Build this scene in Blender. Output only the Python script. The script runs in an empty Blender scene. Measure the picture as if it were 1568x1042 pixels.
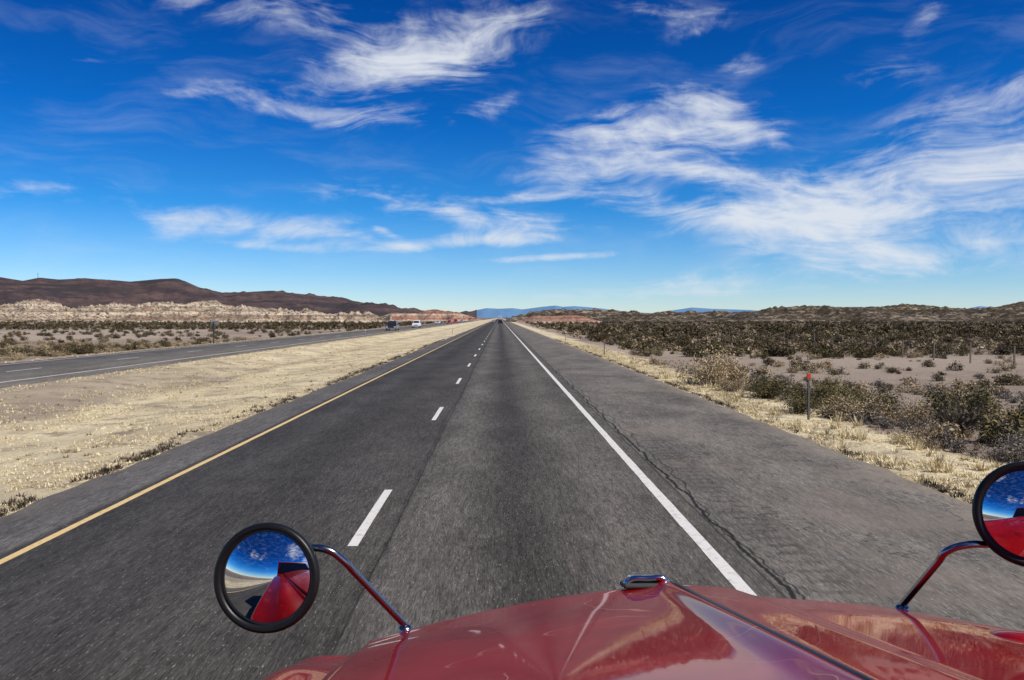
import bpy, math, random, bmesh
import numpy as np
from mathutils import Vector, noise
random.seed(7); rng=np.random.default_rng(7)
sc=bpy.context.scene
sc.view_settings.view_transform='Standard'; sc.view_settings.look='None'; sc.view_settings.exposure=0
F=1307.0; H=2.45
def U(px): return (px-765)/F
def V(py): return (487-py)/F
def sstep(a,b,x):
    t=np.clip((x-a)/(b-a),0,1); return t*t*(3-2*t)

# ------------------------------------------------ node helper
class NT:
    def __init__(s,nt): s.nt=nt; s.L=nt.links
    def n(s,t,**k):
        o=s.nt.nodes.new(t)
        for a,b in k.items(): setattr(o,a,b)
        return o
    def put(s,sock,v):
        if isinstance(v,bpy.types.NodeSocket): s.L.new(v,sock)
        elif v is not None:
            if isinstance(v,(tuple,list)) and sock.type=='RGBA' and len(v)==3: v=(*v,1)
            sock.default_value=v
    def m(s,op,a,b=None,c=None,clamp=False):
        o=s.n('ShaderNodeMath',operation=op,use_clamp=clamp)
        s.put(o.inputs[0],a); s.put(o.inputs[1],b); s.put(o.inputs[2],c)
        return o.outputs[0]
    def sm(s,x,a,b,lo=0.,hi=1.,kind='SMOOTHSTEP'):
        if a>b: a,b,lo,hi=b,a,hi,lo
        o=s.n('ShaderNodeMapRange',interpolation_type=kind)
        s.put(o.inputs[0],x); s.put(o.inputs[1],a); s.put(o.inputs[2],b); s.put(o.inputs[3],lo); s.put(o.inputs[4],hi)
        return o.outputs[0]
    def band(s,x,a,b,w):
        return s.m('MULTIPLY',s.sm(x,a,a+w),s.sm(x,b-w,b,1.,0.))
    def noise(s,vec,scale,detail=4,rough=.55,dist=0.):
        o=s.n('ShaderNodeTexNoise'); s.put(o.inputs['Vector'],vec)
        o.inputs['Scale'].default_value=scale;o.inputs['Detail'].default_value=detail
        o.inputs['Roughness'].default_value=rough;o.inputs['Distortion'].default_value=dist
        return o.outputs['Fac']
    def map(s,vec,loc=(0,0,0),rot=(0,0,0),sca=(1,1,1),kind='POINT'):
        o=s.n('ShaderNodeMapping',vector_type=kind); s.put(o.inputs[0],vec)
        s.put(o.inputs['Location'],loc); s.put(o.inputs['Rotation'],rot); s.put(o.inputs['Scale'],sca)
        return o.outputs[0]
    def mix(s,f,a,b,bt='MIX'):
        o=s.n('ShaderNodeMix',data_type='RGBA',blend_type=bt)
        s.put(o.inputs[0],f); s.put(o.inputs[6],a); s.put(o.inputs[7],b)
        return o.outputs[2]
    def ramp(s,f,stops):
        o=s.n('ShaderNodeValToRGB'); e=o.color_ramp.elements
        while len(e)<len(stops): e.new(.5)
        for i,(p,c) in enumerate(stops): e[i].position=p; e[i].color=(*c,1)
        s.put(o.inputs[0],f); return o.outputs[0]
    def bump(s,h,st=.5,d=.02):
        o=s.n('ShaderNodeBump'); o.inputs['Strength'].default_value=st; o.inputs['Distance'].default_value=d
        s.put(o.inputs['Height'],h); return o.outputs[0]
def mat(name,rough=.85,col=(.5,.5,.5),metal=0,spec=.3,coat=0):
    M=bpy.data.materials.new(name); M.use_nodes=True
    h=NT(M.node_tree); b=M.node_tree.nodes['Principled BSDF']
    b.inputs['Roughness'].default_value=rough; b.inputs['Metallic'].default_value=metal
    b.inputs['Specular IOR Level'].default_value=spec; b.inputs['Coat Weight'].default_value=coat
    b.inputs['Base Color'].default_value=(*col,1)
    h.b=b; h.M=M
    tc=h.n('ShaderNodeTexCoord'); h.obj=tc.outputs['Object']
    sp=h.n('ShaderNodeSeparateXYZ'); h.L.new(h.obj,sp.inputs[0]); h.x,h.y,h.z=sp.outputs
    return h
def noisy(name,c1,c2,scale=5,rough=.8,**k):
    h=mat(name,rough,**k); h.put(h.b.inputs['Base Color'],h.mix(h.noise(h.obj,scale,6),c1,c2)); return h.M

def mesh(name,verts,faces,m=None,smooth=False,parent=None,tint=None):
    me=bpy.data.meshes.new(name); 
    verts=np.asarray(verts,dtype=np.float32); 
    if isinstance(faces,np.ndarray):
        nf,k=faces.shape
        me.vertices.add(len(verts)); me.vertices.foreach_set('co',verts.ravel())
        me.loops.add(nf*k); me.loops.foreach_set('vertex_index',faces.ravel().astype(np.int32))
        me.polygons.add(nf); me.polygons.foreach_set('loop_start',np.arange(0,nf*k,k,dtype=np.int32))
        me.update(calc_edges=True)
    else:
        me.from_pydata([tuple(map(float,v)) for v in verts],[],faces)
    if smooth: me.polygons.foreach_set('use_smooth',[True]*len(me.polygons))
    if tint is not None:
        a=me.attributes.new('tint','FLOAT','POINT'); a.data.foreach_set('value',np.asarray(tint,dtype=np.float32))
    o=bpy.data.objects.new(name,me); sc.collection.objects.link(o)
    if m: me.materials.append(m)
    if parent: o.parent=parent
    return o
def grid_faces(nr,nc):
    i=np.arange(nr-1)[:,None]*nc+np.arange(nc-1)[None,:]
    i=i.ravel(); return np.stack([i,i+1,i+nc+1,i+nc],1)
def empty(name,loc=(0,0,0)):
    o=bpy.data.objects.new(name,None); o.location=loc; sc.collection.objects.link(o); return o
def tube(name,pts,r,m,parent=None,res=12):
    cu=bpy.data.curves.new(name,'CURVE'); cu.dimensions='3D'; cu.bevel_depth=r; cu.bevel_resolution=4; cu.resolution_u=res; cu.use_fill_caps=True
    s=cu.splines.new('BEZIER'); s.bezier_points.add(len(pts)-1)
    for p,q in zip(s.bezier_points,pts): p.co=q; p.handle_left_type=p.handle_right_type='AUTO'
    cu.materials.append(m)
    o=bpy.data.objects.new(name,cu); sc.collection.objects.link(o)
    if parent: o.parent=parent
    return o
def box(name,cx,cy,cz,sx,sy,sz,m,parent=None,bev=.0,rot=None):
    v=[(x*sx/2,y*sy/2,z*sz/2) for x in(-1,1) for y in(-1,1) for z in(-1,1)]
    f=[(0,1,3,2),(4,6,7,5),(0,4,5,1),(2,3,7,6),(0,2,6,4),(1,5,7,3)]
    o=mesh(name,v,f,m,parent=parent); o.location=(cx,cy,cz)
    if rot: o.rotation_euler=rot
    if bev:
        b=o.modifiers.new('b','BEVEL'); b.width=bev; b.segments=3
    return o

# ------------------------------------------------ terrain height
def fn(x,y,s,seed=0.): return noise.fractal(Vector((x/s+seed,y/s,seed)),1.0,2.0,4)
def gz(x,y):
    z=-.045
    if x>7: z-=.22*float(sstep(7,11,x)); 
    if -17<x<-6.8: z-=.28*float(sstep(0,4,min(x+17,-6.8-x)))
    if x<-27.5: z-=.3*float(sstep(0,6,-27.5-x))
    d=max(x-7,-27.5-x,0)
    if d>0: z+=min(d/20,1)*.16*fn(x,y,9)+min(d/400,1)*1.2*fn(x,y,160,3.)
    return z
def axis(lim,first,step,g):
    a=[0.];s=step
    while a[-1]<lim:
        a.append(a[-1]+s)
        if a[-1]>first: s*=g
    return a
xp=axis(42000,32,.6,1.14); xs=np.array([-v for v in xp[:0:-1]]+xp)
yp=axis(60000,110,1.2,1.07); ys=np.array([-v for v in axis(900,20,5,1.3)[:0:-1]]+yp)
vv=[(x,y,gz(x,y)) for y in ys for x in xs]
h=mat('desert_ground',.95,spec=.1)
n1=h.noise(h.obj,.12,3); n2=h.noise(h.obj,.9,4,.6); n3=h.noise(h.obj,14,4,.7); n4=h.noise(h.obj,.02,3)
xw=h.m('ADD',h.x,h.m('MULTIPLY',h.m('SUBTRACT',n1,.5),5.)); 
dirt=h.mix(h.sm(n2,.3,.7),(.21,.165,.13),(.33,.265,.21)); dirt=h.mix(h.sm(n3,.45,.75),dirt,(.13,.105,.085))
dirt=h.mix(h.sm(n4,.42,.62),dirt,(.38,.31,.245))
strw=h.mix(h.sm(n3,.3,.7),(.50,.40,.23),(.90,.80,.55)); strw=h.mix(h.sm(h.noise(h.map(h.obj,sca=(1,.5,1)),.45,4,.6),.60,.38),strw,(.50,.42,.28))
m1=h.band(xw,5.2,9.3,.9); 
m2=h.band(xw,-13.6,-5.,2.2); m3=h.m('MULTIPLY',h.band(xw,-18.5,-12.,1.5),h.sm(h.y,25,60,.25,1.))
sm_=h.m('MAXIMUM',m1,h.m('MAXIMUM',m2,m3)); sm_=h.m('MULTIPLY',sm_,h.sm(n2,.33,.5,.35,1.))
c=h.mix(sm_,dirt,strw)
vo=h.n('ShaderNodeTexVoronoi'); h.put(vo.inputs['Vector'],h.obj); vo.inputs['Scale'].default_value=.33
brc=h.mix(h.sm(h.m('ADD',vo.outputs['Distance'],h.m('MULTIPLY',h.m('SUBTRACT',n2,.5),.9)),.25,.75),(.06,.048,.03),(.19,.15,.11))
br=h.m('MULTIPLY',h.sm(xw,11,20),h.sm(h.m('ADD',h.y,h.m('MULTIPLY',n1,20.)),66,130))
nx=h.m('MULTIPLY',xw,-1.)
bl=h.m('MULTIPLY',h.sm(nx,27,31),h.m('ADD',h.sm(h.y,60,75,.55,0.),h.sm(h.y,200,280)))
bl=h.m('MULTIPLY',bl,h.sm(n4,.42,.6,1.,.25))
c=h.mix(h.m('MAXIMUM',br,bl),c,brc)
h.put(h.b.inputs['Base Color'],c)
h.put(h.b.inputs['Normal'],h.bump(h.m('ADD',n3,n2),1.,.06))
mesh('ground',vv,grid_faces(len(ys),len(xs)),h.M,smooth=True)

# ------------------------------------------------ asphalt roads
def asphalt(main):
    h=mat('asphalt_main' if main else 'asphalt_far',.9,spec=.15)
    st=h.map(h.obj,sca=(1,.10,1)); 
    f1=h.noise(st,60,3,.7); f2=h.noise(st,16,3,.7); f0=h.noise(h.map(h.obj,sca=(1,.05,1)),1.6,3); big=h.noise(h.map(h.obj,sca=(1,.3,1)),.8,4,.65)
    nxx=h.m('MULTIPLY',h.x,-1.)
    if main:
        x=h.m('ADD',h.x,h.m('MULTIPLY',h.m('SUBTRACT',f0,.5),.35))
        def g(c,w,a):
            q=h.m('DIVIDE',h.m('SUBTRACT',x,c),w); return h.m('MULTIPLY',h.m('POWER',.3679,h.m('MULTIPLY',q,q)),a)
        v=h.m('ADD',.074,g(.25,.42,-.034)); v=h.m('ADD',v,g(-.75,.36,.032)); v=h.m('ADD',v,g(1.35,.4,.016))
        v=h.m('ADD',v,g(-4.1,.35,.012)); v=h.m('ADD',v,g(-3.2,.5,-.012)); v=h.m('ADD',v,h.sm(x,-1.25,-1.15,-.006,.008))
        v=h.m('ADD',v,g(-1.25,.035,-.02))
        sh=h.sm(h.x,2.5,2.56); shl=h.sm(nxx,5.12,5.22)
        v=h.m('ADD',v,h.m('MULTIPLY',sh,.035)); v=h.m('ADD',v,h.m('MULTIPLY',shl,.085))
    else: v=.12; sh=.4; shl=0.
    v=h.m('MULTIPLY',v,h.sm(f1,.25,.75,.3,1.75,'LINEAR')); v=h.m('MULTIPLY',v,h.sm(f2,.3,.7,.62,1.38,'LINEAR')); v=h.m('MULTIPLY',v,h.sm(big,.3,.7,.76,1.24))
    chip=h.sm(h.noise(h.map(h.obj,sca=(1,.22,1)),70,1,.5),.64,.76)
    v=h.m('ADD',v,h.m('MULTIPLY',chip,.20))
    c=h.n('ShaderNodeCombineColor'); 
    h.put(c.inputs[0],v); h.put(c.inputs[1],h.m('MULTIPLY',v,.92)); h.put(c.inputs[2],h.m('MULTIPLY',v,.81))
    col=c.outputs[0]
    if main:
        yv=h.map(h.obj,sca=(0,1,0))
        def crack(x0,amp,w,sc_,seed):
            nn=h.noise(h.map(yv,loc=(seed,0,0)),sc_,6,.65)
            d=h.m('ABSOLUTE',h.m('SUBTRACT',h.x,h.m('ADD',x0,h.m('MULTIPLY',h.m('SUBTRACT',nn,.5),amp))))
            return h.sm(d,w,w*.35)
        ck=h.m('MAXIMUM',crack(2.58,.38,.036,.8,0),h.m('MULTIPLY',crack(2.70,.9,.018,.35,7.),.85))
        ck=h.m('MAXIMUM',ck,h.m('MULTIPLY',crack(2.5,.04,.02,1.,3.),.6)); ck=h.m('MAXIMUM',ck,h.m('MULTIPLY',crack(-1.22,.1,.016,.6,13.),.6))
        tn=h.noise(h.map(h.obj,loc=(40,0,0)),.35,5,.65); tc_=h.m('MULTIPLY',h.sm(h.m('ABSOLUTE',h.m('SUBTRACT',tn,.5)),.006,.002),h.sm(h.x,2.6,2.7))
        ck=h.m('MAXIMUM',ck,h.m('MULTIPLY',tc_,.55))
        rum=h.m('MULTIPLY',h.band(h.x,2.85,3.25,.04),h.sm(h.m('SINE',h.m('MULTIPLY',h.y,20.)),.1,.9))
        pn=h.noise(h.obj,.3,4,.6)
        patch=h.m('MULTIPLY',h.sm(pn,.5,.64),h.sm(h.x,2.6,2.8))
        pdk=h.m('MULTIPLY',h.sm(pn,.44,.34),h.sm(h.x,2.6,2.8))
        col=h.mix(h.m('MULTIPLY',rum,.3),col,(.02,.018,.016)); col=h.mix(h.m('MULTIPLY',patch,.45),col,(.19,.155,.13)); col=h.mix(h.m('MULTIPLY',pdk,.35),col,(.05,.045,.04))
        col=h.mix(h.m('MULTIPLY',ck,.92),col,(.010,.009,.008))
        ax=h.m('ABSOLUTE',h.x); col=h.mix(h.m('MULTIPLY',h.sm(h.m('ADD',ax,h.m('MULTIPLY',h.noise(h.obj,1.3,4),1.2)),6.1,7.1),.6),col,(.25,.205,.16))
    h.put(h.b.inputs['Base Color'],col); h.put(h.b.inputs['Normal'],h.bump(h.m('ADD',f1,f2),.5,.012))
    return h.M
def strip(name,x0,x1,m,rag,z=0.):
    Y=[-80.]; 
    while Y[-1]<9000: Y.append(Y[-1]+ (.35 if Y[-1]<90 else Y[-1]*.004))
    v=[]
    for y in Y:
        a=x0+rag*(noise.noise(Vector((y*.9,3,0)))+.7*noise.noise(Vector((y*.15,9,0)))); b=x1+rag*(noise.noise(Vector((y*.9,13,0)))+.7*noise.noise(Vector((y*.15,19,0))))
        v+=[(a-.06,y,z-.07),(a,y,z),(a+(b-a)*.5,y,z),(b,y,z),(b+.06,y,z-.07)]
    return mesh(name,v,grid_faces(len(Y),5),m)
strip('highway_road',-6.15,6.2,asphalt(True),.16)
strip('opposite_road',-26.6,-17.7,asphalt(False),.12)

def paint(name,c):
    h=mat(name,.7,spec=.3); w=h.noise(h.obj,9,5,.75); w2=h.noise(h.obj,60,3,.7)
    k=h.sm(h.m('ADD',w,h.m('MULTIPLY',w2,.6)),.80,1.02); h.put(h.b.inputs['Base Color'],h.mix(h.m('MULTIPLY',k,.6),c,(.18,.165,.15)))
    return h.M
white=paint('white_road_paint',(.68,.66,.62)); yellow=paint('yellow_road_paint',(.68,.49,.22))
def marks(name,segs,m):
    v=[];f=[]
    for x,w,a,b in segs:
        y=a
        while y<b-1e-6:
            y2=min(b,y+max(1.,y*.02)); i=len(v)
            e=.006
            v+=[(x-w/2+random.uniform(-e,e),y,.004),(x+w/2+random.uniform(-e,e),y,.004),(x+w/2,y2,.004),(x-w/2,y2,.004)]; f.append((i,i+1,i+2,i+3)); y=y2
    mesh(name,v,f,m)
marks('yellow_edge_line',[(-5.0,.10,-60,2500)],yellow)
marks('white_edge_line',[(2.2,.14,-60,2500)],white)
marks('lane_dashes',[(-1.58,.11,9.15+11.25*k,12.15+11.25*k) for k in range(-5,90)],white)
marks('opposite_road_markings',[(-18.9,.13,-60,2000),(-25.9,.13,-60,2000)]+[(-22.4,.12,5+11.25*k,8+11.25*k) for k in range(-4,90)],white)

# ------------------------------------------------ hills
def prof(pts,u):
    return np.interp(u,[U(p[0]) for p in pts],[V(p[1]) for p in pts])
def hills(name,pts,dist,front,back,m,gul,gs,nu=420,nr=44,pw=1.,seed=0.,crest=.0,ay=.45):
    us=np.linspace(U(pts[0][0]),U(pts[-1][0]),nu); v=[]
    for j in range(nr):
        t=j/(nr-1)*2-1
        for u in us:
            y=dist+(front if t<0 else back)*t
            x=u*y
            hh=(prof(pts,u)*dist+H+1)
            s=(1-abs(t))
            if t<0: s=s**pw
            else: s=1-t*t
            g=noise.ridged_multi_fractal(Vector((x/gs+seed,y/gs*ay,seed)),.9,2.1,5,1.,2.)-1.1
            edge=min(1,(u-us[0])/.03,(us[-1]-u)/.03) if crest else 1
            z=hh*s*edge+ g*gul*(s*(1-s)*3+crest*s) -1.2
            v.append((x,y,z))
    return mesh(name,v,grid_faces(nr,nu),m,smooth=True)
def rock(name,a,b,c_,sc1,zs,veg,vegc=(.07,.06,.035),hz=(0.3,.4,.55),haze=0.,strata=0.,sp=.45):
    h=mat(name,.95,spec=.1)
    n=h.noise(h.obj,sc1,6,.65); st=h.noise(h.map(h.obj,sca=(.004,.004,zs)),1.,4,.6,.5)
    c=h.mix(h.sm(n,.35,.65),a,b); c=h.mix(h.sm(st,.48,.6),c,c_)
    if strata:
        q=h.m('SINE',h.m('ADD',h.m('MULTIPLY',h.z,6.283*sp),h.m('MULTIPLY',h.noise(h.obj,.012,3),9.)))
        c=h.mix(h.m('MULTIPLY',h.sm(q,.1,.8),strata),c,(.25,.14,.10))
        q=h.m('SINE',h.m('ADD',h.m('MULTIPLY',h.z,6.283*sp*.37),h.m('MULTIPLY',n,4.)))
        c=h.mix(h.m('MULTIPLY',h.sm(q,.3,.9),min(1,strata*1.6)),c,(.64,.55,.43))
    g=h.n('ShaderNodeNewGeometry'); s=h.n('ShaderNodeSeparateXYZ'); h.L.new(g.outputs['Normal'],s.inputs[0])
    vn=h.noise(h.obj,sc1*9,4,.8)
    k=h.m('MULTIPLY',h.sm(vn,.6-veg*.2,.66-veg*.2),h.sm(s.outputs[2],.6,.95,.45,1.))
    c=h.mix(k,c,vegc); c=h.mix(haze,c,hz); h.put(h.b.inputs['Base Color'],c)
    h.put(h.b.inputs['Normal'],h.bump(n,.9,2.5)); return h.M
mesa=rock('mesa_rock',(.045,.025,.022),(.12,.068,.055),(.035,.022,.02),.014,.05,.35,(.035,.03,.02),haze=.04)
bad=rock('badland_clay',(.24,.185,.135),(.56,.47,.35),(.24,.16,.115),.05,.4,.5,strata=.4)
redc=rock('red_clay',(.28,.10,.07),(.38,.18,.125),(.38,.29,.22),.06,.5,.4,strata=.4)
brush=rock('brush_hill',(.14,.11,.08),(.36,.29,.215),(.09,.072,.048),.02,.4,.8,(.05,.04,.025))
haze_blue=noisy('haze_tinted_mountain',(.09,.20,.36),(.13,.26,.43),.0004,1.)  # blue of the distance haze painted into the mountain colour
hills('mesa_hills',[(-500,430),(-300,415),(-100,418),(0,424),(35,430),(60,425),(90,428),(130,426),(200,431),(245,427),(268,426),(285,431),(305,440),(345,449),(380,447),(415,445),(450,449),(500,454),(550,463),(590,470),(605,476),(650,481),(730,484)],2600,900,700,mesa,36,220,pw=.75)
hills('badlands',[(-300,470),(-100,462),(0,474),(25,467),(55,459),(85,468),(110,478),(140,472),(175,467),(205,474),(235,466),(290,468),(330,463),(360,472),(400,474),(430,480),(470,479),(500,484),(560,485),(600,490)],720,200,120,bad,9,24,nu=900,nr=80,pw=.6,seed=5.,crest=.35,ay=.3)
hills('red_bluffs',[(560,486),(600,480),(640,481),(655,476),(690,477),(700,479),(720,480),(740,486)],900,120,160,redc,5,22,nu=220,seed=2.,crest=.3)
hills('brush_ridge',[(775,486),(800,482),(850,480),(900,478),(950,479),(1000,483),(1060,481),(1120,482),(1170,475),(1220,471),(1260,471),(1300,474),(1350,473),(1390,468),(1430,470),(1480,475),(1530,472),(1560,465),(1620,458),(1800,455),(2100,470)],760,260,200,brush,9,44,nu=700,nr=60,seed=8.,crest=.25)
hills('red_bluffs',[(778,487),(800,484),(840,485),(870,483),(905,484),(930,487)],480,60,60,redc,2,24,nu=120,seed=4.,crest=.3)
hills('distant_mountains',[(690,484),(730,475),(745,472),(765,473),(785,472),(800,474),(830,470),(850,468),(862,470),(880,469),(905,471),(925,473),(950,477),(1000,480),(1040,474),(1060,471),(1090,473),(1150,475),(1200,479),(1300,470),(1350,471),(1420,470),(1470,475),(1500,469),(1540,472),(1600,473),(1800,479)],30000,3000,2000,haze_blue,150,2500,nu=420,nr=20)

# ------------------------------------------------ vegetation templates
def rvec(n):
    a=rng.normal(size=(n,3)); return a/np.linalg.norm(a,axis=1)[:,None]
def shrub_t(nleaf,nstem,leaf,clumps=9,hgt=.8,open_=.3):
    V_=[];T=[];n=0
    cc=rvec(clumps); cc[:,2]=np.abs(cc[:,2])*.9+.1; cc*=rng.uniform(.35,.95,(clumps,1)); cc[:,2]*=hgt; cc[:,2]+=.15
    for i in range(nstem):
        c=cc[rng.integers(clumps)]+rng.normal(size=3)*.17; c[2]=max(.12,c[2])
        b=np.array([rng.normal()*.05,rng.normal()*.05,0]); mid=(b+c)/2+rng.normal(size=3)*.06; mid[:2]*=.8
        w=leaf*.28
        s=rvec(1)[0]*w
        V_+=[b-s,b+s,mid+s*.7,mid-s*.7,c]; T+=[(n,n+1,n+2),(n,n+2,n+3),(n+3,n+2,n+4)]; n+=5
    st=len(V_)
    if nleaf:
        ci=rng.integers(clumps,size=nleaf); p=cc[ci]+rng.normal(size=(nleaf,3))*open_*.62; p[:,2]=np.clip(p[:,2],.03,None)
        a=rvec(nleaf)*leaf; b=rvec(nleaf)*leaf*.7
        q=np.stack([p-a,p+a*.6+b,p+a*.5-b],1).reshape(-1,3)
        t=(np.arange(nleaf*3).reshape(-1,3)+n)
        V2=np.vstack([np.array(V_).reshape(-1,3),q]); T2=np.vstack([np.array(T).reshape(-1,3),t]).astype(int)
        tint=np.concatenate([np.full(st,.1),np.repeat(np.clip(.25+.5*rng.random(nleaf)+.25*(ci/clumps),0,1),3)])
    else: V2=np.array(V_);T2=np.array(T); tint=np.full(st,.5)+np.repeat(rng.uniform(-.4,.4,nstem),5)
    return V2,T2,tint
def tuft_t(nb,r=.5,w=.05):
    V_=[];T=[];ti=[]
    for i in range(nb):
        a=rng.uniform(0,6.28); rr=abs(rng.normal())*.18; b=np.array([math.cos(a)*rr,math.sin(a)*rr,0])
        a2=a+rng.normal()*.5; L=rng.uniform(.5,1.); lean=rng.uniform(.15,.75)
        tip=b+np.array([math.cos(a2)*lean*L,math.sin(a2)*lean*L,L*(1-lean*.45)]); s=np.array([-math.sin(a2),math.cos(a2),0])*w
        n=len(V_); V_+=[b-s,b+s,tip]; T.append((n,n+1,n+2)); k=rng.random(); ti+=[k*.5,k*.5,k]
    return np.array(V_),np.array(T),np.array(ti)
def scatter(name,temps,P,S,m,flat=1.):
    VV=[];TT=[];II=[];off=0
    for (x,y),s in zip(P,S):
        tv,tt,ti=temps[rng.integers(len(temps))]
        a=rng.uniform(0,6.28); ca,sa=math.cos(a),math.sin(a); k=rng.uniform(.85,1.15)
        q=np.empty_like(tv); q[:,0]=(tv[:,0]*ca-tv[:,1]*sa)*s*k+x; q[:,1]=(tv[:,0]*sa+tv[:,1]*ca)*s+y; q[:,2]=tv[:,2]*s*flat*rng.uniform(.8,1.15)+gz(x,y)-.02
        VV.append(q);TT.append(tt+off);II.append(np.clip(ti+rng.normal()*.17,0,1));off+=len(tv)
    return mesh(name,np.vstack(VV),np.vstack(TT).astype(np.int32),m,tint=np.concatenate(II))
def vegmat(name,stops):
    h=mat(name,.9,spec=.1); a=h.n('ShaderNodeAttribute',attribute_name='tint')
    h.put(h.b.inputs['Base Color'],h.ramp(a.outputs['Fac'],stops)); return h.M
green=vegmat('creosote_leaves',[(0,(.05,.033,.02)),(.3,(.055,.048,.022)),(.7,(.115,.10,.045)),(1,(.23,.19,.09))])
olive=vegmat('scrub_olive',[(0,(.045,.032,.02)),(.4,(.065,.052,.028)),(.8,(.12,.095,.05)),(1,(.22,.17,.10))])
tan=vegmat('dry_brush',[(0,(.12,.09,.055)),(.4,(.28,.215,.13)),(1,(.48,.38,.24))])
grey=vegmat('grey_brush',[(0,(.06,.05,.042)),(.5,(.16,.135,.11)),(1,(.30,.26,.215))])
twig=vegmat('dark_twigs',[(0,(.03,.022,.018)),(.5,(.08,.062,.048)),(1,(.17,.14,.11))])
straw=vegmat('straw_grass',[(0,(.38,.29,.15)),(.4,(.66,.55,.33)),(1,(.93,.85,.60))])
hi=[shrub_t(2600,160,.045,13) for _ in range(4)]
bare=[shrub_t(300,520,.032,12,.95) for _ in range(2)]
mid=[shrub_t(330,20,.11,8) for _ in range(5)]
lo=[shrub_t(60,2,.26,6) for _ in range(4)]
tuft=[tuft_t(22) for _ in range(5)]; tlo=[tuft_t(9,w=.09) for _ in range(4)]
for nm,T_,M_,x,y,s in [
 ('dry_bush',hi,tan,8.0,32,1.15),('dry_bush',hi,tan,8.9,33,1.),('creosote_bush',hi,green,8.4,27,.85),('creosote_bush',hi,green,7.9,22.6,.62),
 ('creosote_bush',hi,green,9.4,23.5,.7),('dry_bush',hi,tan,9.1,21.4,.8),('bare_bush',bare,twig,10.4,19.5,1.15),('creosote_bush',hi,green,12.0,22,.85),
 ('grey_bush',hi,grey,9.3,18.6,.5),('grey_bush',hi,grey,9.4,15.6,.55),('bare_bush',bare,grey,10.1,16.3,.7),('straw_clump',hi,straw,8.2,17.2,.33),
 ('dry_bush',hi,tan,8.9,17.6,.42),('creosote_bush',hi,green,12.7,19.,.95),('creosote_bush',hi,green,11.0,25,.8),('dry_bush',hi,tan,7.9,29.0,.6),
 ('dry_bush',hi,tan,9.8,38,.75),('creosote_bush',hi,green,11.6,30,.75),('bare_bush',bare,grey,9.6,14.2,.4),('dry_bush',hi,tan,10.2,21.,.6),('creosote_bush',hi,green,13.6,24.,.8),('creosote_bush',hi,olive,9.9,28.,.55),('straw_clump',hi,straw,6.65,11.6,.2)]:
    scatter(nm,T_,[(x,y)],[s],M_)
def pts(n,fx,fy): 
    out=[]
    while len(out)<n:
        y=fy(); x=fx(y); out.append((x,y))
    return out
R=random.random
P=[p for p in pts(520,lambda y:8.5+(R()**1.3)*(4+y*.5),lambda:10+R()**1.2*30) if fn(p[0],p[1],5,1.)>.0]
scatter('verge_brush',mid,P,[random.uniform(.1,.36) for _ in P],grey)
P=[p for p in pts(420,lambda y:8.3+R()*(3+y*.5),lambda:12+R()*50) if fn(p[0],p[1],6,4.)>.05]
scatter('verge_dry_brush',mid,P,[random.uniform(.15,.5) for _ in P],tan)
P=[p for p in pts(420,lambda y:9.5+R()*(3+y*.55),lambda:17+R()*47) if (fn(p[0],p[1],8,14.)>.05 and p[1]<30) or p[1]>58]
scatter('verge_creosote',mid,P,[random.uniform(.3,.75) for _ in P],green)
P=pts(60,lambda y:9.5+R()*(3+y*.5),lambda:32+R()*28)
scatter('verge_twigs',mid,P,[random.uniform(.2,.5) for _ in P],olive)
P=pts(700,lambda y:11+R()*(y*.6),lambda:60+R()*75); P=[p for p in P if p[0]>9.5]
scatter('desert_scrub',mid,P,[random.uniform(.25,.95) for _ in P],olive)
P=pts(2600,lambda y:12+R()*(y*.64),lambda:120+(R()**1.3)*480)
scatter('distant_scrub',lo,P,[random.uniform(.35,1.1) for _ in P],olive)
P=pts(1500,lambda y:10+R()*(y*.62),lambda:64+R()*260)
scatter('plain_dry_scrub',lo,P,[random.uniform(.3,.75) for _ in P],tan)
P=[p for p in pts(900,lambda y:-29-R()*(y*.35),lambda:38+R()*38) if fn(p[0],p[1],9,3.)>-.12]
scatter('roadside_scrub',mid,P,[random.uniform(.25,.75) for _ in P],olive)
P=[p for p in pts(500,lambda y:-28-R()*(y*.35),lambda:38+R()*60)]
scatter('roadside_dry_scrub',mid,P,[random.uniform(.2,.5) for _ in P],tan)
P=pts(260,lambda y:-28-R()*(y*.4),lambda:75+R()*120)
scatter('sparse_scrub',mid,P,[random.uniform(.3,.7) for _ in P],olive)
P=pts(1700,lambda y:-29-R()*(y*.6),lambda:200+R()**1.3*300)
scatter('basin_scrub',lo,P,[random.uniform(.4,1.1) for _ in P],olive)
# grass
P=[]
for _ in range(32000):
    y=7+R()**1.6*85; x=-6.15-R()**1.4*8.
    if fn(x,y,2.2,2.)+.25*fn(x,y,.5)>-.22: P.append((x,y))
scatter('median_grass',tlo,P,[random.uniform(.05,.15) for _ in P],straw,.6)
P=[]
for _ in range(9000):
    y=18+R()**1.4*120; x=-11-R()*6.6
    if fn(x,y,3,6.)>.0: P.append((x,y))
scatter('median_grass_patches',tlo,P,[random.uniform(.08,.18) for _ in P],straw,.7)
P=[]
for _ in range(15000):
    y=8+R()**1.6*95; x=6.2+abs(random.gauss(0,1))*.95
    if fn(x,y,1.6,9.)>-.2: P.append((x,y))
scatter('verge_grass',tlo,P,[random.uniform(.06,.16) for _ in P],straw,.75)
P=[p for p in pts(300,lambda y:6.45+R()*2.2,lambda:9+R()*70)]
scatter('bunch_grass',tuft,P,[random.uniform(.16,.36) for _ in P],straw)
P=[p for p in pts(4800,lambda y:(-6.26-abs(random.gauss(0,.2))) if R()<.5 else 6.31+abs(random.gauss(0,.13)),lambda:8+R()**1.4*90) if fn(p[0]*3,p[1],2.,5.)>-.12]
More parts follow.
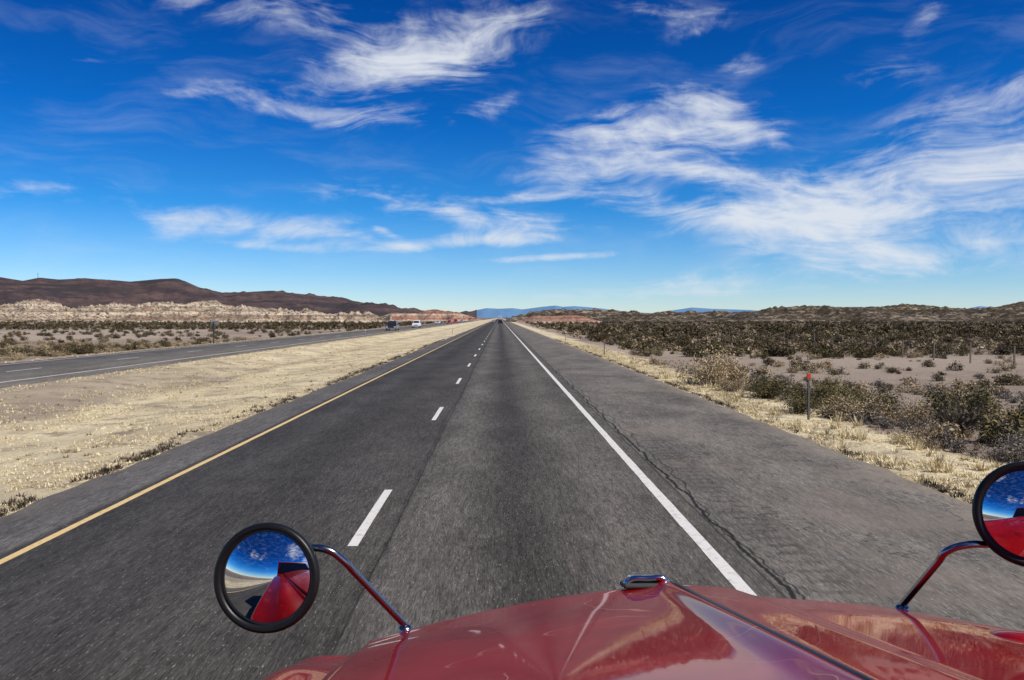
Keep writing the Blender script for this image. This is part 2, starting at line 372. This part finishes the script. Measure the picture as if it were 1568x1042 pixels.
scatter('edge_weeds',tlo,P,[random.uniform(.07,.2) for _ in P],twig,.8)
P=[p for p in pts(900,lambda y:-7-R()*9.5,lambda:9+R()*70) if fn(p[0],p[1],2.5,11.)>.08]
scatter('median_weeds',tuft,P,[random.uniform(.08,.2) for _ in P],tan,.8)
P=pts(1500,lambda y:8.2+R()*5,lambda:9+R()*45)
scatter('sparse_grass',tlo,P,[random.uniform(.07,.2) for _ in P],tan)
P=pts(2500,lambda y:(-17.6+R()*1.2 if R()<.5 else -26.7-R()*1.5),lambda:15+R()*150)
scatter('road_edge_grass',tlo,P,[random.uniform(.1,.22) for _ in P],straw,.7)
ST=[]
for k in range(3):
    v=rvec(14)*rng.uniform(.6,1,(14,1)); 
    bm=bmesh.new(); [bm.verts.new(q) for q in v]; bmesh.ops.convex_hull(bm,input=bm.verts); bmesh.ops.triangulate(bm,faces=bm.faces)
    bm.verts.index_update(); ST.append((np.array([q.co[:] for q in bm.verts]),np.array([[w.index for w in f.verts] for f in bm.faces]),np.full(len(bm.verts),.5))); bm.free()
P=pts(3500,lambda y:7.6+R()*8,lambda:9+R()**1.5*40)+pts(900,lambda y:-5.9-R()**2*9,lambda:8+R()*40)
scatter('gravel_stones',ST,P,[random.uniform(.015,.05) for _ in P],grey,.6)

# ------------------------------------------------ posts, fence, sign
steel=noisy('galvanised_steel',(.25,.25,.25),(.4,.4,.4),20,.5,metal=.6)
dark=noisy('dark_metal',(.03,.03,.03),(.06,.06,.06),9,.6)
redr=noisy('red_reflector',(.55,.04,.02),(.65,.08,.03),30,.3)
whr=noisy('white_reflector',(.7,.7,.7),(.8,.8,.8),30,.3)
def delineator(x,y,hh,red):
    e=empty('delineator_post',(x,y,gz(x,y)))
    box('post',0,0,hh/2,.05,.03,hh,dark if red else steel,e); box('post_flange',0,-.022,hh/2,.015,.012,hh*.96,steel,e)
    box('reflector',0,-.035,hh-.08,.085,.015,.14,redr if red else whr,e,.004); box('reflector_frame',0,-.022,hh-.08,.1,.01,.17,steel,e)
delineator(7.6,21,1.15,True); delineator(6.75,55,1.1,True); delineator(6.8,88,1.1,False); delineator(-16.2,103,1.1,False); delineator(-6.9,125,1.1,False); delineator(6.8,140,1.1,False)
e=empty('roadside_sign',(-27.8,83,gz(-27.8,83)))
box('post',0,0,1.05,.09,.09,2.1,dark,e); box('sign_panel',0,.06,1.95,.6,.02,.45,steel,e,.005); box('brace',0,.048,1.8,.5,.012,.05,dark,e)
fe=empty('wire_fence',(0,0,0))
wood=noisy('fence_post_wood',(.12,.09,.07),(.25,.2,.16),8)
fv=[];ff=[]
fl=[(26.+.02*y+1.2*math.sin(y*.01),y) for y in np.arange(14,330,4.5)]
for x,y in fl:
    i=len(fv); g=gz(x,y)-.1; s=.035; hh=1.35+random.uniform(-.08,.08); lx=random.uniform(-.05,.05)
    fv+=[(x-s,y-s,g),(x+s,y-s,g),(x+s,y+s,g),(x-s,y+s,g)]+[(x-s+lx,y-s,g+hh),(x+s+lx,y-s,g+hh),(x+s+lx,y+s,g+hh),(x-s+lx,y+s,g+hh)]
    ff+=[(i,i+1,i+5,i+4),(i+1,i+2,i+6,i+5),(i+2,i+3,i+7,i+6),(i+3,i,i+4,i+7),(i+4,i+5,i+6,i+7)]
mesh('fence_posts',fv,ff,wood,parent=fe)
for k in (.35,.7,1.05,1.25):
    cu=bpy.data.curves.new('wire','CURVE'); cu.dimensions='3D'; cu.bevel_depth=.004; s=cu.splines.new('POLY'); s.points.add(len(fl)-1)
    for p,(x,y) in zip(s.points,fl): p.co=(x,y,gz(x,y)+k-.1,1)
    cu.materials.append(steel); o=bpy.data.objects.new('wire',cu); sc.collection.objects.link(o); o.parent=fe
mx,my=U(58)*2600,2600
e=empty('radio_mast',(mx,my,V(426)*2600)); tube('mast',[(0,0,-5),(0,0,18)],.5,dark,e); tube('crossarm',[(-2,0,14),(2,0,14)],.3,dark,e)

# ------------------------------------------------ vehicles in the distance
glass=mat('dark_glass',.08,(.02,.025,.03),spec=.6).M
rubber=noisy('tyre_rubber',(.015,.015,.015),(.03,.03,.03),30)
chrome=mat('chrome',.12,(.72,.72,.74),metal=1).M
armm=mat('aged_arm_metal',.22,(.30,.31,.33),metal=1).M
lamp=mat('headlamp_lens',.1,(.8,.8,.8),spec=.7).M
def paintc(n,c): return noisy(n,c,tuple(v*1.15 for v in c),3,.3,coat=.6)
def prism(name,prof_,w,m,parent,topw=None,zs=None,bev=.05):
    n=len(prof_); v=[]
    for s in(-1,1):
        for y,z in prof_:
            ww=w/2
            if topw is not None and z>zs: ww=w/2-(w/2-topw/2)*(z-zs)/(max(q[1] for q in prof_)-zs)
            v.append((s*ww,y,z))
    f=[tuple(range(n)),tuple(range(2*n-1,n-1,-1))]+[(i,(i+1)%n+0,(i+1)%n+n,i+n)[::-1] for i in range(n)]
    o=mesh(name,v,f,m,parent=parent)
    b=bmesh.new(); b.from_mesh(o.data); bmesh.ops.recalc_face_normals(b,faces=b.faces); b.to_mesh(o.data); b.free()
    if bev: q=o.modifiers.new('b','BEVEL'); q.width=bev; q.segments=2; q.limit_method='ANGLE'
    return o
def wheel(parent,x,y,r,w=.24):
    n=24; v=[];f=[]
    for s,rr in((-w/2,r*.9),(-w/2+.03,r),(w/2-.03,r),(w/2,r*.9)):
        for i in range(n): a=i/n*6.2832; v.append((x+s,y+rr*math.cos(a),r+rr*math.sin(a)))
    for j in range(3):
        for i in range(n): f.append((j*n+i,j*n+(i+1)%n,(j+1)*n+(i+1)%n,(j+1)*n+i))
    f+= [tuple(range(n)),tuple(range(3*n,4*n))]
    mesh('wheel',v,f,rubber,parent=parent)
    sx=1 if x>0 else -1; v=[(x+sx*(w/2+.006),y+r*.55*math.cos(i/12*6.2832),r+r*.55*math.sin(i/12*6.2832)) for i in range(12)]
    mesh('hub',v,[tuple(range(12))],steel,parent=parent)
def car(name,x,y,face,kind,m):
    e=empty(name,(x,y,.0)); e.rotation_euler=(0,0,0 if face>0 else math.pi)
    L=4.7 if kind!='pickup' else 5.6
    hb={'sedan':.85,'suv':1.05,'pickup':1.1}[kind]; ht={'sedan':1.42,'suv':1.8,'pickup':1.85}[kind]
    W=1.85 if kind!='pickup' else 2.0
    a=-L/2;b=L/2
    prism('body',[(a,.35),(b,.35),(b+.02,.6),(b-.08,hb-.15),(b-1.15,hb),(a+.05,hb),(a-.02,.6)],W,m,e)
    if kind=='sedan': c=[(a+.5,hb-.02),(b-1.2,hb-.02),(b-2.,ht),(a+1.3,ht)]
    elif kind=='suv': c=[(a+.05,hb-.02),(b-1.15,hb-.02),(b-1.8,ht),(a+.35,ht)]
    else: c=[(a+1.9,hb-.02),(b-1.25,hb-.02),(b-1.95,ht),(a+2.1,ht)]
    prism('cabin',c,W-.1,m,e,W-.5,hb)
    y0,y1,y2,y3=c[0][0],c[1][0],c[2][0],c[3][0]; k=.14
    def lerp(p,q,t): return p+(q-p)*t
    za,zb=lerp(hb,ht,k),lerp(hb,ht,.86)
    wa,wb=lerp(W-.1,W-.5,k)/2,lerp(W-.1,W-.5,.86)/2
    d=.012
    ya,yb=lerp(y1,y2,k)+d,lerp(y1,y2,.86)+d; mesh('windscreen',[(-wa+.1,ya,za),(wa-.1,ya,za),(wb-.08,yb,zb),(-wb+.08,yb,zb)],[(0,1,2,3)],glass,parent=e)
    yc,yd=lerp(y0,y3,k)-d,lerp(y0,y3,.86)-d; mesh('rear_window',[(-wa+.1,yc,za),(wa-.1,yc,za),(wb-.08,yd,zb),(-wb+.08,yd,zb)],[(3,2,1,0)],glass,parent=e)
    for s in(-1,1): mesh('side_window',[(s*(wa+d),ya-.25,za),(s*(wa+d),yc+.25,za),(s*(wb+d),yd+.2,zb),(s*(wb+d),yb-.2,zb)],[(0,1,2,3)],glass,parent=e)
    for s in(-1,1):
        box('headlamp',s*(W/2-.25),b+.0,.68,.34,.06,.16,lamp,e,.02); box('tail_lamp',s*(W/2-.18),a-.02,.75,.2,.05,.22,redr,e,.02)
        for yy in(a+.85,b-.9): wheel(e,s*(W/2-.1),yy,.36)
        box('door_mirror',s*(W/2+.08),y1-.35,hb+.08,.18,.1,.13,m,e,.03)
    box('grille',0,b+.015,.62,W-.9,.04,.2,dark,e,.01); box('front_bumper',0,b+.04,.42,W-.1,.12,.16,chrome if kind=='pickup' else m,e,.03)
    if kind=='pickup': box('truck_bed',0,a+.97,hb+.012,W-.3,1.7,.02,dark,e)
    return e
black=paintc('black_car_paint',(.02,.02,.025)); whitep=paintc('white_car_paint',(.7,.7,.7)); redp=paintc('red_car_paint',(.4,.02,.02)); silver=paintc('silver_car_paint',(.4,.4,.42))
car('pickup_truck',-20.8,166,-1,'pickup',black)
car('suv_car',-20.8,214,-1,'suv',whitep); car('sedan_car',-24.2,335,-1,'sedan',whitep); car('sedan_car',-20.6,350,-1,'sedan',redp); car('suv_car',-20.8,405,-1,'suv',redp); car('sedan_car',-20.8,470,-1,'sedan',silver)
car('suv_car',.3,330,1,'suv',black); car('sedan_car',-3.3,470,1,'sedan',silver)
e=empty('semi_trailer_truck',(.3,640,0))
box('trailer',0,0,2.6,2.6,14,2.8,whitep,e,.04); box('trailer_doors_frame',0,-7.02,2.6,2.3,.03,2.6,silver,e); box('rear_bumper',0,-7.0,.6,2.3,.1,.12,steel,e)
prism('tractor',[(7.3,.7),(12.5,.7),(12.5,1.9),(10.6,2.2),(9.9,3.6),(7.4,3.7)],2.4,redp,e)
for yy in(-6,-4.8,8.2,11.6):
    for s in(-1,1): wheel(e,s*1.1,yy,.5,.3)

# ------------------------------------------------ the truck we ride in
T=empty('red_truck')
h=mat('red_truck_paint',.45,spec=.06,coat=.85); h.b.inputs['Coat IOR'].default_value=1.30
n=h.noise(h.obj,2.5,4,.6); nf=h.noise(h.obj,90,4,.7); sp_=h.noise(h.obj,26,3,.6)
c=h.mix(h.sm(n,.3,.7),(.20,.002,.003),(.32,.005,.007)); c=h.mix(h.m('MULTIPLY',h.sm(nf,.6,.8),.12),c,(.42,.09,.07)); c=h.mix(h.m('MULTIPLY',h.sm(sp_,.72,.76),.45),c,(.42,.2,.16))
# fine hairline scratches in the lacquer
sc1=h.noise(h.map(h.obj,rot=(0,0,.5),loc=(3,1,0)),1.1,3,.5,.4); scr=h.m('MULTIPLY',h.sm(h.m('ABSOLUTE',h.m('SUBTRACT',sc1,.47)),.0022,.0008),h.sm(h.noise(h.obj,2.2,2),.5,.56))
c=h.mix(h.m('MULTIPLY',scr,.55),c,(.6,.25,.2))
h.put(h.b.inputs['Base Color'],c); h.put(h.b.inputs['Coat Roughness'],h.sm(nf,.3,.8,.01,.05))
red=h.M
dred=mat('dark_red_trim',.4,(.04,.003,.003),spec=.2,coat=.2).M
def zc(y): return 1.92-(y-1.244)*.21
X0=.5; HW=1.32
us=sorted(set([round(v,4) for v in list(np.linspace(-HW,HW,105))+list(np.linspace(-.06,.06,25))+[s*q for s in(-1,1) for q in np.linspace(.86,.94,17)]+[q for q in np.linspace(.16,.32,17)]]))
def crown(u):
    a=abs(u); z=-.04*a-.10*a*a+.035*u
    z+=.016*math.exp(-(u/.035)**2)
    z-=.012*math.exp(-((a-.90)/.008)**2); z-= .03*float(sstep(.88,.94,a)); z+= .04*math.exp(-((a-1.08)/.10)**2)
    if u>0: z-=.022*float(sstep(.18,.30,u))-.02*float(sstep(.3,.85,u))
    return z
rows=[]; 
for y in np.linspace(.25,2.58,60): rows.append((y,0.,1.))
for a in np.linspace(0,math.pi/2,20)[1:]: rows.append((2.58+.34*math.sin(a),-.42*(1-math.cos(a)),1-.06*math.sin(a)))
v=[]
for y,dz,k in rows:
    base=zc(min(y,2.58))+dz-.21*max(0,y-2.58)*.8
    line=[]
    for u in us: line.append((X0+u*k,y-.10*(u/1.1)**2*float(sstep(2.2,2.6,y)),base+crown(u)))
    zl=line[0][2]; zr=line[-1][2]
    sidel=[(X0-(HW+.09*math.sin(t))*k,y-.14*float(sstep(2.2,2.6,y)),zl-.12*(1-math.cos(t))) for t in np.linspace(math.pi/2,.15,7)]
    sider=[(X0+(HW+.09*math.sin(t))*k,y-.14*float(sstep(2.2,2.6,y)),zr-.12*(1-math.cos(t))) for t in np.linspace(.15,math.pi/2,7)]
    lb=[(sidel[0][0],sidel[0][1],.75)]; rb=[(sider[-1][0],sider[-1][1],.75)]
    v+=lb+sidel+line+sider+rb
nc=len(us)+16
mesh('hood',v,grid_faces(len(rows),nc),red,smooth=True,parent=T)
def hz(x,y): return zc(y)+crown(x-X0)
tube('hood_hinge',[(X0+.012,y,zc(y)+.0125) for y in (.3,.9,1.5,2.1,2.52)]+[(X0+.012,2.60,zc(2.6)+.006)],.0065,dred,T)
box('radiator_shell',X0,2.78,1.0,2.0,.2,.62,red,T,.05); box('grille',X0,2.89,1.0,1.1,.04,.5,chrome,T,.02); box('front_bumper',X0,2.98,.55,2.4,.2,.26,chrome,T,.05)
for s in(-1,1):
    box('headlamp',X0+s*.85,2.9,1.0,.22,.06,.2,lamp,T,.03)
    o=empty('wheel_mount'); o.parent=T; o.location=(X0,0,0); wheel(o,s*1.16,2.0,.52,.3); 
prism('cab',[(.25,.75),(.25,1.93),(-.12,2.0),(-.62,2.95),(-.8,3.05),(-2.2,3.05),(-2.3,.75)],2.5,red,T,bev=.06).location=(X0,0,0)
mesh('windscreen',[(X0-1.12,-.145+.02,2.08),(X0+1.12,-.145+.02,2.08),(X0+1.08,-.57+.03,2.88),(X0-1.08,-.57+.03,2.88)],[(0,1,2,3)],glass,parent=T)
box('chassis',X0,.3,.62,.9,5.2,.2,dark,T)
ox,oy=.447,2.60; oz=hz(ox,oy)
box('ornament_base',ox,oy,oz+.004,.15,.1,.014,dark,T,.006,rot=(-.2,0,0))
tube('hood_ornament',[(ox-.066,oy-.01,oz+.002),(ox-.058,oy-.01,oz+.018),(ox,oy-.01,oz+.026),(ox+.056,oy-.01,oz+.021),(ox+.064,oy-.01,oz+.004)],.009,chrome,T)
box('ornament_blade',ox,oy+.02,oz+.016,.11,.05,.02,chrome,T,.009,rot=(-.15,0,0))
def dome(name,c,r,hh,m):
    v=[];f=[];n=28
    for j in range(7):
        t=j/6*math.pi/2
        for i in range(n): a=i/n*6.2832; v.append((r*math.cos(t)*math.cos(a),r*math.cos(t)*math.sin(a),hh*math.sin(t)))
    for j in range(6):
        for i in range(n): f.append((j*n+i,j*n+(i+1)%n,(j+1)*n+(i+1)%n,(j+1)*n+i))
    o=mesh(name,v,f,m,smooth=True,parent=T); o.location=c; return o
o=dome('fender_boss',(X0+.74,2.0,hz(X0+.74,2.0)-.008),.085,.022,red); o.rotation_euler=(-.2,.12,0)
# mirrors
silv=mat('mirror_glass',.01,(.80,.82,.85),metal=1).M
rim=noisy('black_rubber_rim',(.006,.006,.006),(.012,.012,.012),30,.4)
def mirror(nm,c,r,look,arm,am):
    e=empty(nm,c); e.parent=T
    d=(Vector(look)-Vector(c)).normalized(); e.rotation_euler=d.to_track_quat('Z','Y').to_euler()
    n=64
    v=[];f=[]; R_=.24; rg=r*.85
    for j in range(24):
        t=j/23; rr=rg*(1-t)
        if j==23: rr=1e-4
        zz=math.sqrt(R_*R_-rr*rr)-math.sqrt(R_*R_-rg*rg)
        for i in range(n): a=i/n*6.2832; v.append((rr*math.cos(a),rr*math.sin(a),zz))
    for j in range(23):
        for i in range(n): f.append((j*n+i,j*n+(i+1)%n,(j+1)*n+(i+1)%n,(j+1)*n+i))
    mesh('mirror_glass',v,f,silv,smooth=True,parent=e)
    prof_=[(rg-.001,-.002),(rg+.002,.006),(r*.93,.012),(r*.985,.006),(r,-.006),(r*.985,-.02),(r*.85,-.045),(r*.5,-.065),(.001,-.07)]
    v=[];f=[]
    for rr,zz in prof_:
        for i in range(n): a=i/n*6.2832; v.append((rr*math.cos(a),rr*math.sin(a),zz))
    for j in range(len(prof_)-1):
        for i in range(n): f.append((j*n+i,(j+1)*n+i,(j+1)*n+(i+1)%n,j*n+(i+1)%n))
    mesh('housing',v,f,rim,smooth=True,parent=e)
    tube('mirror_arm',arm,.0108,am,T)
    b=arm[-1]; o=dome('mirror_arm_foot',(b[0],b[1],b[2]-.012),.022,.015,am)
def straight(a,b,k): return [tuple(a[i]+(b[i]-a[i])*t for i in range(3)) for t in k]
bl_=(-.288,2.6,hz(-.288,2.6)); kl=(-.462,2.46,1.762)
br_=(1.236,2.62,hz(1.236,2.62)); kr=(1.302,2.46,1.792)
mirror('mirror_head',(-.657,2.4,1.719),.152,(-.85,.2,2.0),[(-.64,2.47,1.765),(-.56,2.46,1.785),(-.495,2.455,1.782)]+straight(kl,bl_,(.06,.2,.5,.8,1.)),armm)
mirror('mirror_head',(1.497,2.4,1.897),.148,(.55,.2,2.3),[(1.48,2.47,1.80),(1.41,2.46,1.797),(1.345,2.455,1.797)]+straight(kr,br_,(.08,.25,.5,.8,1.)),armm)

# ------------------------------------------------ sun, sky
EL=math.radians(48); S=Vector((.86,-.5,0)).normalized(); sd=Vector((S.x*math.cos(EL),S.y*math.cos(EL),math.sin(EL)))
L=bpy.data.lights.new('sun','SUN'); L.energy=5.0; L.angle=math.radians(.5); L.color=(1,.94,.85)
lo_=bpy.data.objects.new('sun',L); lo_.rotation_euler=sd.to_track_quat('Z','Y').to_euler(); sc.collection.objects.link(lo_)
W=bpy.data.worlds.new('World'); sc.world=W; W.use_nodes=True; w=NT(W.node_tree)
bg=W.node_tree.nodes['Background']; bg.inputs[1].default_value=.1
sky=w.n('ShaderNodeTexSky',sky_type='NISHITA'); sky.sun_disc=False; sky.sun_elevation=EL; sky.sun_rotation=math.atan2(S.x,S.y)
sky.altitude=1300; sky.air_density=1.; sky.dust_density=.3; sky.ozone_density=4.
tc=w.n('ShaderNodeTexCoord'); sp=w.n('ShaderNodeSeparateXYZ'); w.L.new(tc.outputs['Generated'],sp.inputs[0]); dx,dy,dz=sp.outputs
az=w.m('ARCTAN2',dx,dy); el=w.m('ARCSINE',dz)
cv=w.n('ShaderNodeCombineXYZ'); w.put(cv.inputs[0],az); w.put(cv.inputs[1],el); ae=cv.outputs[0]
blobs=[(610,105,150,32,10,1.05),(700,55,150,32,20,.75),(400,12,200,26,-3,.65),(420,160,110,14,-12,.6),(580,180,120,14,0,.6),(760,163,38,14,15,.62),
(980,195,140,30,10,1.),(1090,165,75,18,-25,.65),(980,245,140,20,6,.85),(1080,262,90,12,-12,.85),(1130,205,70,18,0,.65),(1380,290,260,44,6,1.0),(1250,330,190,30,-4,.7),(1430,385,260,26,2,1.0),(1060,325,120,16,-6,.65),(1200,350,150,20,-5,.6),(1540,240,140,45,10,.7),
(1490,165,170,34,12,.5),(1360,115,80,20,5,.5),(1138,98,34,12,0,.65),(1075,38,60,16,15,.55),(1005,12,60,18,-10,.5),(1420,25,60,22,40,.4),
(265,335,75,24,0,.8),(460,352,110,18,-5,.9),(430,379,90,6,-2,.7),(570,300,110,26,-5,.5),(790,340,100,15,-5,.7),(700,330,40,12,-10,.65),(630,378,55,7,2,.9),(750,368,80,9,0,.95),
(850,394,110,5,3,.95),(785,304,60,6,0,.8),(70,290,110,15,5,.65),(1100,436,260,18,4,.6),(800,455,100,10,0,.5),(130,92,60,6,0,.4),(280,143,40,8,0,.45),(590,355,22,5,-25,.75),(890,290,90,18,-3,.5)]
acc=0.
for (px,py,rx,ry,rot,st) in blobs:
    u,v_=U(px),V(py); a0=math.atan(u); e0=math.atan(v_*math.cos(a0)); ca=math.cos(a0)
    mp=w.map(ae,(a0,e0,0),(0,0,math.radians(rot)),(rx/F*ca*ca*1.1,ry/F*ca*1.2,1),'TEXTURE')
    d=w.n('ShaderNodeVectorMath',operation='DOT_PRODUCT'); w.L.new(mp,d.inputs[0]); w.L.new(mp,d.inputs[1])
    g=w.m('POWER',.3679,d.outputs['Value']); acc=w.m('MULTIPLY_ADD',g,st,acc)
bm_=w.noise(tc.outputs['Generated'],1.7,3,.5)
back=w.m('MULTIPLY',w.sm(w.m('ABSOLUTE',az),.75,1.2),w.sm(bm_,.45,.7,-.3,1.0)); acc=w.m('ADD',acc,back)
wn=w.n('ShaderNodeTexNoise'); w.put(wn.inputs['Vector'],w.map(ae,sca=(1,2,1))); wn.inputs['Scale'].default_value=5; wn.inputs['Detail'].default_value=2
wv=w.n('ShaderNodeVectorMath',operation='MULTIPLY_ADD'); w.L.new(wn.outputs['Color'],wv.inputs[0]); wv.inputs[1].default_value=(.14,.09,0); w.L.new(ae,wv.inputs[2]); aw=wv.outputs[0]
s1=w.map(aw,rot=(0,0,math.radians(-14)),sca=(4,17,1)); s2=w.map(aw,rot=(0,0,math.radians(-18)),sca=(5,30,1))
nA=w.noise(s1,1.5,8,.62,.3); nB=w.noise(s2,1.5,4,.55,.5); nC=w.noise(w.map(aw,sca=(7,12,1)),4.,6,.62)
rB=w.m('SUBTRACT',.72,w.m('MULTIPLY',w.m('ABSOLUTE',w.m('SUBTRACT',nB,.5)),3.2))
nn=w.m('ADD',w.m('MULTIPLY',nA,.52),w.m('ADD',w.m('MULTIPLY',rB,.16),w.m('MULTIPLY',nC,.32)))
dens=w.m('ADD',acc,w.m('MULTIPLY',w.m('SUBTRACT',nn,.5),4.8))
al=w.m('MULTIPLY',w.sm(dens,.1,1.9),w.sm(acc,.04,.5))
al=w.m('MULTIPLY',al,.92)
veil=w.m('MULTIPLY',w.sm(nA,.45,.8),.12); al=w.m('MAXIMUM',al,veil)
grade=w.ramp(w.sm(el,0,.5,kind='LINEAR'),[(0,(.74,.82,.92)),(.1,(.44,.67,.90)),(.25,(.11,.49,.84)),(.45,(.020,.34,.76)),(.7,(.007,.23,.61)),(1,(.005,.17,.46))])
skyc=w.mix(1.,sky.outputs[0],grade,'MULTIPLY')
sv=w.n('ShaderNodeVectorMath',operation='SCALE'); w.L.new(skyc,sv.inputs[0]); sv.inputs['Scale'].default_value=1.4
cl=w.mix(al,sv.outputs[0],(7.6,8.0,8.6)); w.put(bg.inputs[0],cl)
W.cycles.sampling_method='MANUAL'; W.cycles.sample_map_resolution=256

# ------------------------------------------------ camera
cam=bpy.data.cameras.new('camera'); co=bpy.data.objects.new('camera',cam); sc.collection.objects.link(co); sc.camera=co
co.location=(0,0,H); co.rotation_euler=(math.radians(90),0,0); cam.lens=36*F/1568; cam.sensor_width=36
cam.shift_x=19/1568; cam.shift_y=-34/1568; cam.clip_start=.05; cam.clip_end=100000
